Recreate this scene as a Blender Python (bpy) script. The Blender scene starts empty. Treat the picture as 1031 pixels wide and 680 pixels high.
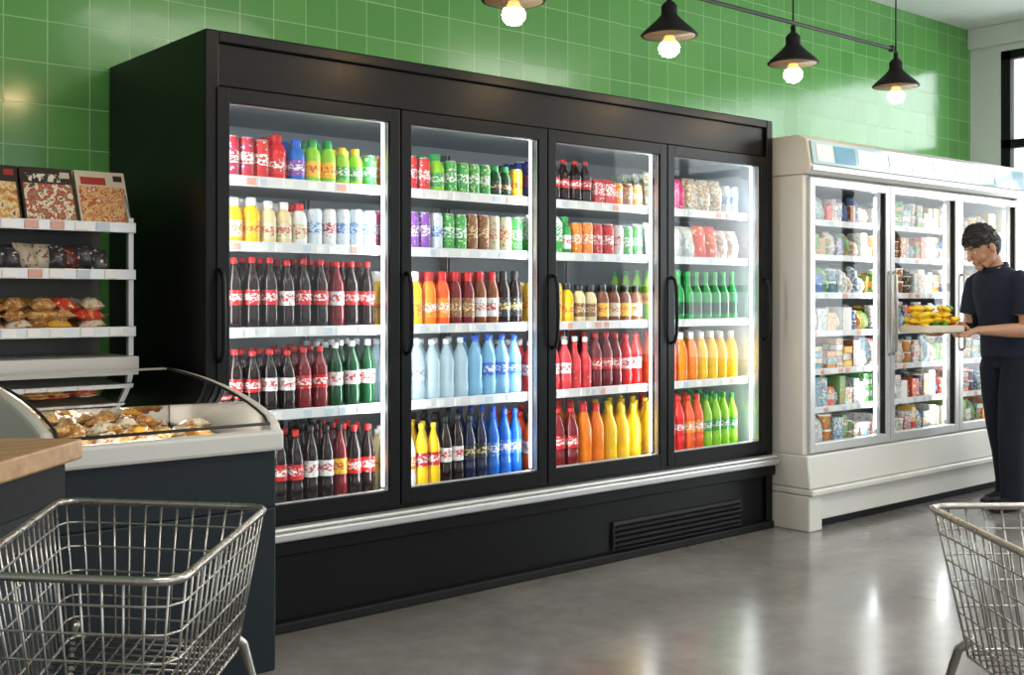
import bpy, bmesh, math, random
from mathutils import Vector, Matrix
random.seed(7)
S = bpy.context.scene
COL = S.collection
TAU = math.tau

# ------------------------------------------------------------------ materials
MATS = {}
def nt(name):
    m = bpy.data.materials.new(name); m.use_nodes = True
    return m, m.node_tree.nodes, m.node_tree.links, m.node_tree.nodes['Principled BSDF']
def M(name, c, rough=.4, metal=0., coat=0., emit=0., ecol=None, bump=0., bscale=60, trans=0., spec=.5, alpha=1.):
    if name in MATS: return MATS[name]
    m, N, L, b = nt(name)
    b.inputs['Base Color'].default_value = (*c, 1)
    b.inputs['Roughness'].default_value = rough
    b.inputs['Metallic'].default_value = metal
    b.inputs['Coat Weight'].default_value = coat
    b.inputs['Coat Roughness'].default_value = .08
    b.inputs['Specular IOR Level'].default_value = spec
    b.inputs['Alpha'].default_value = alpha
    if trans: b.inputs['Transmission Weight'].default_value = trans
    if emit:
        b.inputs['Emission Color'].default_value = (*(ecol or c), 1)
        b.inputs['Emission Strength'].default_value = emit
    tc = N.new('ShaderNodeTexCoord'); n = N.new('ShaderNodeTexNoise')
    n.inputs['Scale'].default_value = bscale; n.inputs['Detail'].default_value = 3
    L.new(tc.outputs['Object'], n.inputs['Vector'])
    mr = N.new('ShaderNodeMapRange')
    mr.inputs['To Min'].default_value = max(0, rough-.06); mr.inputs['To Max'].default_value = min(1, rough+.08)
    L.new(n.outputs['Fac'], mr.inputs['Value']); L.new(mr.outputs['Result'], b.inputs['Roughness'])
    if bump:
        bp = N.new('ShaderNodeBump'); bp.inputs['Strength'].default_value = bump; bp.inputs['Distance'].default_value = .004
        L.new(n.outputs['Fac'], bp.inputs['Height']); L.new(bp.outputs['Normal'], b.inputs['Normal'])
    MATS[name] = m
    return m
MID = {}
def LB(name, cols, scale=30, rough=.35, stretch=(1, 1, 1), pos=None, fine=2.3, detail=4, mid=True):
    """printed packaging: constant ramp on noise"""
    if name in MATS: return MATS[name]
    m, N, L, b = nt(name)
    tc = N.new('ShaderNodeTexCoord'); mp = N.new('ShaderNodeMapping'); mp.inputs['Scale'].default_value = stretch
    n = N.new('ShaderNodeTexNoise'); n.inputs['Scale'].default_value = scale*fine; n.inputs['Detail'].default_value = detail; n.inputs['Roughness'].default_value = .6
    L.new(tc.outputs['Object'], mp.inputs['Vector']); L.new(mp.outputs['Vector'], n.inputs['Vector'])
    r = N.new('ShaderNodeValToRGB'); r.color_ramp.interpolation = 'CONSTANT'
    e = r.color_ramp.elements
    k = len(cols)
    pos = pos or ([0, .56] if k == 2 else [0, .57, .63] if k == 3 else [0, .48, .56, .62])
    e[0].position = 0; e[0].color = (*cols[0], 1); e[1].position = pos[1]; e[1].color = (*cols[1], 1)
    for i in range(2, k):
        q = e.new(pos[i]); q.color = (*cols[i], 1)
    L.new(n.outputs['Fac'], r.inputs['Fac']); L.new(r.outputs['Color'], b.inputs['Base Color'])
    b.inputs['Roughness'].default_value = rough
    MATS[name] = m
    if mid:
        MID[m] = LB(name+'_script', [cols[0], cols[-1]], 38, rough, (1, 1, 1.6), [0, .50], 2.0, 2, False)
    return m
def glass_mat(name, tint, ior=1.45, rough=.02, extra=0.):
    m = bpy.data.materials.new(name); m.use_nodes = True
    N = m.node_tree.nodes; L = m.node_tree.links; N.clear()
    o = N.new('ShaderNodeOutputMaterial'); t = N.new('ShaderNodeBsdfTransparent'); t.inputs['Color'].default_value = (*tint, 1)
    g = N.new('ShaderNodeBsdfGlossy'); g.inputs['Roughness'].default_value = rough
    f = N.new('ShaderNodeFresnel'); f.inputs['IOR'].default_value = ior
    mx = N.new('ShaderNodeMixShader')
    if extra:
        a = N.new('ShaderNodeMath'); a.operation = 'ADD'; a.inputs[1].default_value = extra
        L.new(f.outputs['Fac'], a.inputs[0]); L.new(a.outputs[0], mx.inputs['Fac'])
    else:
        L.new(f.outputs['Fac'], mx.inputs['Fac'])
    L.new(t.outputs[0], mx.inputs[1]); L.new(g.outputs[0], mx.inputs[2]); L.new(mx.outputs[0], o.inputs['Surface'])
    MATS[name] = m
    return m

black = M('black_powdercoat', (.0025, .0025, .003), .34, spec=.18)
blackm = M('black_matte', (.008, .008, .008), .6, spec=.2)
frameblk = M('black_door_frame', (.0035, .0035, .004), .3, spec=.2)
alu = M('brushed_aluminium', (.50, .50, .49), .38, metal=.8, bump=.15)
stain = M('satin_steel', (.56, .56, .55), .30, metal=.5)
chrome = M('chrome_wire', (.42, .40, .37), .28, metal=1.)
white = M('white_liner', (.46, .50, .53), .4)
shelfw = M('white_shelf', (.70, .72, .72), .35)
cream = M('cream_enamel', (.56, .545, .50), .38, coat=.2)
creamd = M('grey_enamel', (.12, .12, .11), .5)
led = M('led_tube', (1, 1, 1), .5, emit=3.5, ecol=(.9, .96, 1))
charcoal = M('charcoal_laminate', (.010, .015, .019), .42, spec=.25)
tagw = M('price_tag_white', (.80, .80, .78), .5)
tagy = M('price_tag_red', (.65, .34, .27), .5)
tagb = M('price_tag_blue', (.50, .58, .64), .5)
dglass = glass_mat('door_glass', (.95, .97, .965), 1.32)
cglass = glass_mat('lid_glass', (.95, .965, .96), 1.05)
rubber = M('black_rubber', (.015, .015, .015), .7)
capr = M('cap_red', (.6, .02, .02), .35); capw = M('cap_white', (.80, .80, .80), .35)
capb = M('cap_blue', (.03, .12, .6), .35); capg = M('cap_green', (.03, .35, .08), .35)
capk = M('cap_black', (.02, .02, .02), .35); capy = M('cap_yellow', (.85, .6, .03), .35)
silver = M('can_lid', (.7, .7, .7), .3, metal=.9)
def LQ(n, c): return M('drink_'+n, c, .16, coat=.1, bscale=30, spec=.35)
cola = LQ('cola', (.012, .004, .003)); dred = LQ('dark_red', (.16, .006, .010)); red = LQ('red', (.62, .012, .012))
orange = LQ('orange', (.88, .22, .005)); yellow = LQ('yellow', (.88, .54, .012)); lime = LQ('lime', (.26, .58, .03))
green = LQ('green', (.012, .27, .05)); pink = LQ('pink', (.66, .04, .05)); blue = LQ('blue', (.010, .12, .50))
brown = LQ('brown', (.20, .05, .012)); cloudy = LQ('pale', (.72, .60, .32)); navy = LQ('navy', (.008, .012, .05))
dgreen = LQ('dark_green', (.006, .06, .02)); ored = LQ('orange_red', (.82, .10, .015)); whiteq = LQ('milk', (.75, .75, .75))
water = M('drink_water', (.62, .80, .88), .08, alpha=.55, coat=.3, bscale=30)
waterb = M('drink_water_blue', (.30, .62, .86), .08, alpha=.62, coat=.3, bscale=30)
W = (.78, .78, .76)
lred = LB('label_red', [(.56, .008, .008), (.45, .01, .01), W], 34)
lwht = LB('label_white', [W, (.70, .70, .70), (.5, .05, .05)], 40)
lgrn = LB('label_green', [(.03, .32, .07), (.40, .58, .12), W], 34)
lblu = LB('label_blue', [(.03, .14, .55), (.1, .35, .75), W], 34)
lyel = LB('label_yellow', [(.86, .54, .03), (.85, .35, .02), (.6, .08, .03)], 34)
lora = LB('label_orange', [(.86, .22, .01), (.9, .45, .03), W], 34)
lpnk = LB('label_pink', [(.62, .03, .16), (.7, .2, .35), W], 34)
lpur = LB('label_purple', [(.18, .05, .34), (.35, .12, .5), W], 34)
lcyan = LB('label_cyan', [(.58, .68, .74), W, (.08, .22, .55)], 34)
lblk = LB('label_dark', [(.015, .015, .02), (.04, .04, .1), (.6, .5, .2)], 34)
lnavy = LB('label_navy', [(.015, .04, .22), (.03, .08, .3), (.60, .02, .02)], 34)
lrb = LB('label_redblue', [(.50, .01, .02), (.02, .04, .25), W], 26)
lbrn = LB('label_brown', [(.22, .09, .03), (.5, .25, .08), (.7, .55, .3)], 30)
lcrm = LB('label_cream', [(.70, .64, .48), (.35, .5, .2), (.55, .12, .04)], 30)
PK = [LB('pack_a', [(.7, .7, .66), (.1, .35, .12), (.6, .1, .05), W], 22), LB('pack_b', [(.65, .05, .04), (.8, .5, .1), W], 20),
      LB('pack_c', [W, (.2, .4, .6), (.7, .4, .1)], 22), LB('pack_d', [(.8, .48, .05), (.6, .2, .03), W], 20),
      LB('pack_e', [(.15, .35, .1), (.5, .6, .2), W], 22), LB('pack_f', [(.72, .7, .64), (.5, .3, .12), (.6, .5, .4)], 24),
      LB('pack_g', [(.30, .12, .05), (.6, .35, .15), W], 22), LB('pack_h', [(.05, .12, .35), W, (.6, .1, .1)], 22),
      LB('pack_i', [W, W, (.6, .15, .1), (.3, .45, .2)], 25)]
pal = [(.60, .06, .04), (.70, .40, .06), (.65, .22, .04), (.10, .30, .08), (.30, .42, .12), (.06, .12, .3), (.7, .68, .6), (.25, .11, .05), (.45, .28, .14), (.15, .3, .42), (.65, .62, .5), (.05, .05, .05)]
PALE = [(.70, .70, .66), (.66, .62, .52), (.60, .66, .68), (.72, .66, .58), (.62, .68, .58)]
for i in range(14):
    c = random.sample(pal, 2)+[random.choice([W, random.choice(pal)])]
    PK.append(LB('pack_mix_%d' % i, c, random.uniform(20, 30), mid=False))
PP = []
for i in range(20):
    c = [random.choice(PALE)]+random.sample(pal, 2)+[random.choice(PALE)]
    PP.append(LB('pack_pale_%d' % i, c, random.uniform(22, 32), mid=False))
bread = [LB('bread_a', [(.42, .18, .05), (.60, .34, .12), (.75, .58, .33)], 26, detail=5, pos=[0, .47, .56]), LB('bread_b', [(.62, .40, .18), (.45, .20, .06), (.76, .62, .40)], 24, detail=5, pos=[0, .47, .56]),
         LB('bread_c', [(.70, .62, .48), (.55, .30, .10), (.60, .10, .04)], 22), LB('bread_d', [(.7, .38, .05), (.45, .15, .03), W], 24),
         LB('bread_e', [(.30, .12, .03), (.5, .25, .08), (.70, .60, .45)], 22, pos=[0, .47, .58])]
snackd = [LB('snack_a', [(.05, .03, .06), (.20, .05, .08), W], 24), LB('snack_b', [(.08, .02, .02), (.40, .08, .05), (.7, .6, .5)], 24),
          LB('snack_c', [(.03, .03, .035), (.08, .07, .10), (.75, .7, .6)], 24), LB('snack_d', [(.04, .025, .02), (.12, .05, .03), (.6, .5, .35)], 24),
          LB('snack_e', [(.45, .38, .28), (.12, .05, .03), (.3, .05, .03)], 24)]
food = [LB('food_photo_a', [(.40, .12, .03), (.62, .32, .08), (.74, .60, .35), (.10, .03, .01)], 18, detail=6, pos=[0, .42, .52, .62]),
        LB('food_photo_b', [(.30, .20, .12), (.40, .06, .03), (.74, .68, .52), (.08, .05, .03)], 18, detail=6, pos=[0, .44, .52, .62]),
        LB('food_photo_c', [(.50, .20, .07), (.66, .42, .18), (.42, .07, .03), (.7, .6, .4)], 18, detail=6, pos=[0, .44, .52, .62])]
pkdark = M('pack_dark', (.03, .018, .012), .3); pkred = M('pack_red', (.36, .03, .02), .3); pkcream = M('pack_cream', (.58, .50, .38), .35)
txt = LB('pack_lettering', [(.03, .02, .015), (.75, .68, .55)], 30, stretch=(1, 1, .4), pos=[0, .5])

# ------------------------------------------------------------------ mesh accumulator
class Acc:
    def __init__(s): s.v = []; s.f = []; s.m = []; s.sm = []; s.mats = []
    def mi(s, mat):
        if mat not in s.mats: s.mats.append(mat)
        return s.mats.index(mat)
    def add(s, vs, fs, mat, smooth=False):
        o = len(s.v); s.v += [tuple(p) for p in vs]
        if isinstance(mat, list):
            for f, mm in zip(fs, mat): s.f.append(tuple(o+i for i in f)); s.m.append(s.mi(mm)); s.sm.append(smooth)
        else:
            k = s.mi(mat)
            for f in fs: s.f.append(tuple(o+i for i in f)); s.m.append(k); s.sm.append(smooth)
    def obox(s, o, a, b, c, mat):
        o, a, b, c = map(Vector, (o, a, b, c))
        if a.cross(b).dot(c) < 0: a, b = b, a
        vs = [o, o+a, o+a+b, o+b, o+c, o+a+c, o+a+b+c, o+b+c]
        s.add(vs, [(0, 3, 2, 1), (4, 5, 6, 7), (0, 1, 5, 4), (1, 2, 6, 5), (2, 3, 7, 6), (3, 0, 4, 7)], mat)
    def box(s, x0, x1, y0, y1, z0, z1, mat): s.obox((x0, y0, z0), (x1-x0, 0, 0), (0, y1-y0, 0), (0, 0, z1-z0), mat)
    def extr(s, prof, x0, x1, mat):
        n = len(prof)
        vs = [(x0, y, z) for y, z in prof]+[(x1, y, z) for y, z in prof]
        fs = [tuple(range(n))[::-1], tuple(range(n, 2*n))]+[(i, (i+1) % n, n+(i+1) % n, n+i) for i in range(n)]
        s.add(vs, fs, mat)
    def lathe(s, x, y, z, prof, seg=12):
        vs = []; fs = []; ms = []
        for r, h, _ in prof:
            for k in range(seg):
                a = TAU*k/seg; vs.append((x+r*math.cos(a), y+r*math.sin(a), z+h))
        for i in range(len(prof)-1):
            for k in range(seg):
                k2 = (k+1) % seg
                fs.append((i*seg+k, i*seg+k2, (i+1)*seg+k2, (i+1)*seg+k)); ms.append(prof[i][2])
        n = len(prof)-1
        fs.append(tuple(n*seg+k for k in range(seg))); ms.append(prof[-1][2])
        fs.append(tuple(seg-1-k for k in range(seg))); ms.append(prof[0][2])
        s.add(vs, fs, ms, True)
    def sweep(s, pts, rad, mat, seg=6, closed=False, flat=None, up=None):
        pts = [Vector(p) for p in pts]; n = len(pts)
        rs = rad if isinstance(rad, (list, tuple)) else [rad]*n
        vs = []; prevn = None
        for i in range(n):
            if closed: t = pts[(i+1) % n]-pts[i-1]
            else: t = pts[min(i+1, n-1)]-pts[max(i-1, 0)]
            t.normalize()
            if prevn is None:
                u = Vector(up) if up else (Vector((0, 0, 1)) if abs(t.z) < .9 else Vector((1, 0, 0)))
                nn = (u-t*u.dot(t)).normalized()
            else: nn = (prevn-t*prevn.dot(t)).normalized()
            prevn = nn; b = t.cross(nn)
            r = rs[i]; ra, rb = r if isinstance(r, tuple) else (r, r)
            for k in range(seg):
                a = TAU*k/seg; vs.append(pts[i]+nn*(ra*math.cos(a))+b*(rb*math.sin(a)))
        fs = []
        for i in range(n if closed else n-1):
            j = (i+1) % n
            for k in range(seg):
                k2 = (k+1) % seg; fs.append((i*seg+k, i*seg+k2, j*seg+k2, j*seg+k))
        if not closed:
            fs.append(tuple(seg-1-k for k in range(seg))); fs.append(tuple((n-1)*seg+k for k in range(seg)))
        s.add(vs, fs, mat, True)
    def ball(s, c, r, mat, seg=16, rings=10, R=None):
        c = Vector(c); rx, ry, rz = r if isinstance(r, tuple) else (r, r, r)
        vs = []
        for i in range(1, rings):
            a = math.pi*i/rings
            for k in range(seg):
                b = TAU*k/seg; p = Vector((rx*math.sin(a)*math.cos(b), ry*math.sin(a)*math.sin(b), rz*math.cos(a)))
                if R: p = R @ p
                vs.append(c+p)
        t = Vector((0, 0, rz)); 
        if R: t = R @ t
        vs += [c+t, c-t]; T = len(vs)-2; fs = []
        for i in range(rings-2):
            for k in range(seg):
                k2 = (k+1) % seg; fs.append((i*seg+k, (i+1)*seg+k, (i+1)*seg+k2, i*seg+k2))
        for k in range(seg):
            k2 = (k+1) % seg; fs.append((T, k, k2)); fs.append((T+1, (rings-2)*seg+k2, (rings-2)*seg+k))
        s.add(vs, fs, mat, True)
    def pillow(s, c, wv, hv, nv, mat, n=6):
        c, wv, hv, nv = map(Vector, (c, wv, hv, nv)); vs = []
        ph = random.uniform(0, 6)
        for side in (1, -1):
            for j in range(n+1):
                for i in range(n+1):
                    u = 2*i/n-1; v = 2*j/n-1
                    d = (1-u**4)*(1-v**4)
                    vs.append(c+wv*(u*.5*(1-.04*(1-abs(v))))+hv*(v*.5)+nv*(.5*d*side*(1+.2*math.sin(7*u+5*v+ph))))
        fs = []; K = (n+1)**2
        for j in range(n):
            for i in range(n):
                a = j*(n+1)+i; q = (a, a+1, a+n+2, a+n+1)
                fs.append(q); fs.append(tuple(K+t for t in q[::-1]))
        s.add(vs, fs, mat, True)
    def build(s, name, parent=None, bevel=0., loc=None, rz=None):
        me = bpy.data.meshes.new(name); me.from_pydata(s.v, [], s.f)
        for m in s.mats: me.materials.append(m)
        me.polygons.foreach_set('material_index', s.m); me.polygons.foreach_set('use_smooth', s.sm); me.update()
        ob = bpy.data.objects.new(name, me); COL.objects.link(ob)
        if parent: ob.parent = parent
        if bevel:
            b = ob.modifiers.new('bevel', 'BEVEL'); b.width = bevel; b.segments = 2; b.limit_method = 'ANGLE'; b.angle_limit = .7
        if loc: ob.location = loc
        if rz is not None: ob.rotation_euler = (0, 0, rz)
        return ob
def empty(name, loc=(0, 0, 0), rz=0):
    e = bpy.data.objects.new(name, None); COL.objects.link(e); e.location = loc; e.rotation_euler = (0, 0, rz); e.empty_display_size = .1
    return e
def area(name, loc, direction, sx, sy, power, col=(1, 1, 1), parent=None):
    l = bpy.data.lights.new(name, 'AREA'); l.shape = 'RECTANGLE'; l.size = sx; l.size_y = sy; l.energy = power; l.color = col
    o = bpy.data.objects.new(name, l); COL.objects.link(o); o.location = loc
    d = Vector(direction).normalized()
    o.rotation_euler = d.to_track_quat('-Z', 'Y').to_euler()
    if abs(d.z) < .3 and sy > sx:
        zc = -d; yc = Vector((0, 0, 1)); xc = yc.cross(zc).normalized(); yc = zc.cross(xc)
        o.rotation_euler = Matrix((xc, yc, zc)).transposed().to_euler()
    if parent: o.parent = parent
    return o

# ------------------------------------------------------------------ room
WY = 4.84; CZ = 3.59; RX = 9.3
m, N, L, b = nt('polished_concrete')
tc = N.new('ShaderNodeTexCoord')
n1 = N.new('ShaderNodeTexNoise'); n1.inputs['Scale'].default_value = .9; n1.inputs['Detail'].default_value = 7; n1.inputs['Roughness'].default_value = .6; n1.inputs['Distortion'].default_value = .3
n2 = N.new('ShaderNodeTexNoise'); n2.inputs['Scale'].default_value = 9; n2.inputs['Detail'].default_value = 8; n2.inputs['Roughness'].default_value = .7
for n in (n1, n2): L.new(tc.outputs['Object'], n.inputs['Vector'])
r = N.new('ShaderNodeValToRGB'); r.color_ramp.elements[0].position = .32; r.color_ramp.elements[0].color = (.145, .14, .13, 1)
r.color_ramp.elements[1].position = .68; r.color_ramp.elements[1].color = (.25, .245, .23, 1)
r2 = N.new('ShaderNodeValToRGB'); r2.color_ramp.elements[0].position = .30; r2.color_ramp.elements[0].color = (.76, .76, .76, 1); r2.color_ramp.elements[1].position = .6; r2.color_ramp.elements[1].color = (1, 1, 1, 1)
mx = N.new('ShaderNodeMix'); mx.data_type = 'RGBA'; mx.blend_type = 'MULTIPLY'; mx.inputs[0].default_value = .8
L.new(n1.outputs['Fac'], r.inputs['Fac']); L.new(r.outputs['Color'], mx.inputs[6]); L.new(n2.outputs['Fac'], r2.inputs['Fac']); L.new(r2.outputs['Color'], mx.inputs[7])
br = N.new('ShaderNodeTexBrick'); br.offset = 0; br.inputs['Scale'].default_value = 1; br.inputs['Brick Width'].default_value = 1.5
br.inputs['Row Height'].default_value = 1.5; br.inputs['Mortar Size'].default_value = .003; br.inputs['Mortar Smooth'].default_value = .5
br.inputs['Color1'].default_value = (1, 1, 1, 1); br.inputs['Color2'].default_value = (.97, .97, .97, 1); br.inputs['Mortar'].default_value = (.84, .84, .84, 1)
L.new(tc.outputs['Object'], br.inputs['Vector'])
mm = N.new('ShaderNodeMix'); mm.data_type = 'RGBA'; mm.blend_type = 'MULTIPLY'; mm.inputs[0].default_value = 1
L.new(mx.outputs[2], mm.inputs[6]); L.new(br.outputs['Color'], mm.inputs[7]); L.new(mm.outputs[2], b.inputs['Base Color'])
mr = N.new('ShaderNodeMapRange'); mr.inputs['From Min'].default_value = .3; mr.inputs['From Max'].default_value = .7; mr.inputs['To Min'].default_value = .14; mr.inputs['To Max'].default_value = .27
L.new(n1.outputs['Fac'], mr.inputs['Value']); L.new(mr.outputs['Result'], b.inputs['Roughness'])
floorm = m
m, N, L, b = nt('green_glazed_tile')
tc = N.new('ShaderNodeTexCoord'); sp = N.new('ShaderNodeSeparateXYZ'); cb = N.new('ShaderNodeCombineXYZ')
L.new(tc.outputs['Object'], sp.inputs[0]); L.new(sp.outputs['X'], cb.inputs['X']); L.new(sp.outputs['Z'], cb.inputs['Y'])
br = N.new('ShaderNodeTexBrick'); br.offset = 0; br.inputs['Scale'].default_value = 1
br.inputs['Brick Width'].default_value = .175; br.inputs['Row Height'].default_value = .175
br.inputs['Mortar Size'].default_value = .0026; br.inputs['Mortar Smooth'].default_value = .2
br.inputs['Color1'].default_value = (.120, .36, .080, 1); br.inputs['Color2'].default_value = (.095, .31, .065, 1); br.inputs['Mortar'].default_value = (.33, .56, .26, 1)
L.new(cb.outputs[0], br.inputs['Vector']); L.new(br.outputs['Color'], b.inputs['Base Color'])
bp = N.new('ShaderNodeBump'); bp.invert = True; bp.inputs['Strength'].default_value = .5; bp.inputs['Distance'].default_value = .003
nz = N.new('ShaderNodeTexNoise'); nz.inputs['Scale'].default_value = 6
L.new(tc.outputs['Object'], nz.inputs['Vector'])
ad = N.new('ShaderNodeMath'); ad.operation = 'MULTIPLY_ADD'; ad.inputs[1].default_value = 1.0
L.new(br.outputs['Fac'], ad.inputs[0]); L.new(nz.outputs['Fac'], ad.inputs[2])
L.new(ad.outputs[0], bp.inputs['Height']); L.new(bp.outputs['Normal'], b.inputs['Normal'])
b.inputs['Roughness'].default_value = .16
tile = m
wallw = M('painted_wall', (.66, .67, .66), .6, bump=.1)
ceilm = M('ceiling_paint', (.75, .75, .74), .7)
a = Acc(); a.box(-3, RX+.2, -4.2, WY+.2, -.1, 0, floorm); a.build('floor')
a = Acc(); a.box(-3, RX+.2, -4.2, WY+.2, CZ, CZ+.1, ceilm); a.build('ceiling')
a = Acc(); a.box(-3, RX+.2, WY, WY+.15, 0, CZ, tile); a.build('wall_back')
a = Acc(); a.box(-3.15, -3, -4.2, WY, 0, CZ, wallw); a.build('wall_left')
a = Acc()
a.box(RX, RX+.2, 4.58, WY, 0, CZ, wallw); a.box(RX, RX+.2, -4.2, -2, 0, CZ, wallw)
a.box(RX, RX+.2, -2, 4.58, 3.37, CZ, wallw); a.box(RX, RX+.2, -2, 4.58, 0, .5, wallw)
a.build('wall_right')
a = Acc()
a.box(-3, RX, -4.2, -4, 0, .5, wallw); a.box(-3, RX, -4.2, -4, 3.1, CZ, wallw)
for x in (-3, .8, 4.8, 8.8): a.box(x, x+.5, -4.2, -4, .5, 3.1, wallw)
a.build('wall_front')
a = Acc(); a.box(RX-.06, RX, -2, WY, 3.42, CZ, wallw); a.build('trim_1', bevel=.01)
a = Acc()
for y in (-2, -.35, 1.3, 2.95, 4.50): a.box(RX+.02, RX+.09, y, y+.08, .5, 3.37, blackm)
for z in (.5, 1.35, 2.55, 3.30): a.box(RX+.02, RX+.09, -2, 4.58, z, z+.07, blackm)
a.box(RX+.05, RX+.055, -2, 4.58, .5, 3.37, dglass)
a.build('window_1')

# ------------------------------------------------------------------ bottles
def item(a, kind, x, y, z, r, h, liq, lab, cap):
    md = MID.get(lab, lab)
    if kind == 'pet':
        P = [(.85*r, 0, liq), (r, .04*h, liq), (r, .24*h, liq), (.93*r, .27*h, liq), (.96*r, .33*h, lab), (.96*r, .39*h, md), (.96*r, .49*h, lab), (.97*r, .54*h, liq), (r, .58*h, liq), (.93*r, .66*h, liq), (.62*r, .78*h, liq), (.36*r, .87*h, liq), (.34*r, .91*h, cap), (.40*r, .915*h, cap), (.40*r, .995*h, cap), (.3*r, h, cap)]
    elif kind == 'glassb':
        P = [(.9*r, 0, liq), (r, .03*h, liq), (r, .12*h, lab), (r, .36*h, liq), (r, .52*h, liq), (.75*r, .62*h, liq), (.42*r, .72*h, liq), (.36*r, .9*h, cap), (.42*r, .92*h, cap), (.42*r, .99*h, cap), (.3*r, h, cap)]
    elif kind == 'can':
        P = [(.8*r, 0, silver), (.97*r, .04*h, lab), (r, .08*h, lab), (r, .34*h, md), (r, .62*h, lab), (r, .88*h, lab), (.84*r, .96*h, silver), (.84*r, .99*h, silver), (.74*r, .975*h, silver)]
    elif kind == 'jar':
        P = [(.9*r, 0, liq), (r, .04*h, liq), (r, .14*h, lab), (r, .26*h, md), (r, .40*h, lab), (r, .50*h, liq), (r, .62*h, liq), (.8*r, .74*h, liq), (.5*r, .82*h, cap), (.56*r, .84*h, cap), (.56*r, .98*h, cap), (.45*r, h, cap)]
    elif kind == 'jug':
        P = [(.85*r, 0, liq), (r, .05*h, liq), (r, .2*h, liq), (.93*r, .24*h, liq), (1.*r, .28*h, liq), (1.*r, .5*h, liq), (.95*r, .62*h, liq), (.7*r, .75*h, liq), (.38*r, .86*h, cap), (.42*r, .88*h, cap), (.42*r, .99*h, cap), (.3*r, h, cap)]
    a.lathe(x, y, z, P, 14)
def row(name, x0, x1, y0, z, spec, depth=4):
    a = Acc(); tot = sum(s[1]*(2*s[2]+.004) for s in spec); k = (x1-x0)/tot; x = x0
    for kind, n, r, h, liq, lab, cap in spec:
        for i in range(n):
            w = (2*r+.004)*k; cx = x+w/2; x += w
            d = 2*r+.010 if kind != 'pack' else .07
            rows = min(max(2, int(.42/d)), depth)
            lb_ = random.choice(lab) if isinstance(lab, (list, tuple)) else lab
            lq_ = random.choice(liq) if isinstance(liq, (list, tuple)) else liq
            hh = h*random.uniform(.96, 1.0)
            for j in range(rows):
                rr = min(r, w/2-.001)
                if kind == 'pack':
                    a.pillow((cx+random.uniform(-.004, .004), y0+.03+j*.075, z+h/2), (w*.97, 0, 0), (0, .02, h), (0, .06, -.01), lb_, 6)
                elif kind == 'carton':
                    a.box(cx-rr*.94, cx+rr*.94, y0+j*d, y0+j*d+2*rr*.94, z, z+h*.35, lb_); a.box(cx-rr*.94, cx+rr*.94, y0+j*d, y0+j*d+2*rr*.94, z+h*.35, z+h*.82, MID.get(lb_, lb_))
                    a.extr([(y0+j*d, z+h*.82), (y0+j*d+rr*.94, z+h), (y0+j*d+2*rr*.94, z+h*.82)][::-1], cx-rr*.94, cx+rr*.94, lq_)
                else:
                    item(a, kind, cx+random.uniform(-.002, .002), y0+r+j*d+random.uniform(-.003, .003), z, rr, hh, lq_, lb_, cap)
    return a.build(name)

# ------------------------------------------------------------------ black refrigerator
FX0, FX1, FY, FB = 1.83, 5.24, 3.889, 4.83
fr = empty('display_refrigerator')
a = Acc()
a.box(FX0, FX0+.055, FY, FB, 0, 2.29, black)
a.box(FX1-.055, FX1, FY, FB, 0, 2.29, black)
a.box(FX0+.055, FX1-.055, FY+.02, FB, 2.085, 2.27, black)
a.box(FX0+.055, FX1-.055, FY, FB, 2.245, 2.29, black)
a.box(FX0+.055, FX1-.055, FY+.02, FB, .03, .43, black)
a.box(FX0, FX1, FY-.012, FY+.02, 0.0, .04, blackm)
a.box(FX0, FX1, FY-.02, FY+.02, .30, .355, black)
a.build('cabinet', fr, .006)
a = Acc(); a.box(FX0-.003, FX1+.003, FY-.05, FY+.025, .36, .395, alu); a.box(FX0, FX1, FY-.035, FY+.02, .395, .412, stain); a.build('bumper_ledge', fr, .008)
a = Acc()
for i in range(5): a.obox((3.98, FY+.004, .065+i*.026), (.97, 0, 0), (0, -.014, -.008), (0, 0, .005), frameblk)
a.box(3.97, 4.96, FY+.006, FY+.02, .05, .19, rubber)
a.build('vent_grille', fr)
a = Acc()
a.box(FX0+.055, FX0+.07, FY+.05, 4.72, .43, 2.085, white); a.box(FX1-.07, FX1-.055, FY+.05, 4.72, .43, 2.085, white)
a.box(FX0+.055, FX1-.055, 4.70, 4.74, .43, 2.085, white)
a.box(FX0+.055, FX1-.055, FY+.05, 4.72, .43, .445, white); a.box(FX0+.055, FX1-.055, FY+.05, 4.72, 2.07, 2.085, white)
a.box(FX0+.07, FX1-.07, FY+.055, FY+.075, .445, .475, alu)
a.build('liner', fr)
DX = [1.869+.8265*i for i in range(5)]
shelves = [.46, .845, 1.175, 1.51, 1.765]
YS = 4.005
a = Acc()
for z in shelves:
    if z > .5:
        a.box(FX0+.07, FX1-.07, YS+.012, 4.62, z-.014, z-.001, shelfw)
    a.box(FX0+.07, FX1-.07, YS-.004, YS+.012, z-.034, z+.006, shelfw)
    x = FX0+.1
    while x < FX1-.15:
        a.box(x, x+random.choice((.03, .04)), YS-.007, YS-.004, z-.029, z-.002, random.choice((tagw, tagw, tagw, tagw, tagw, tagw, tagy, tagb, tagb)))
        x += random.uniform(.055, .13)
for x in DX[1:4]:
    for dx in (-.012, .008): a.box(x+dx, x+dx+.006, 4.64, 4.70, .5, 2.03, alu)
a.build('shelves', fr)
a = Acc()
for x in DX[1:4]: a.box(x-.028, x+.028, FY+.045, FY+.085, .43, 2.085, frameblk)
a.build('mullions', fr, .003)
a = Acc()
for i, x in enumerate(DX):
    if i > 0: a.box(x-.036, x-.0285, FY+.072, FY+.085, .5, 2.03, led)
    if i < 4: a.box(x+.0285, x+.036, FY+.072, FY+.085, .5, 2.03, led)
a.build('led_strips', fr)
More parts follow.
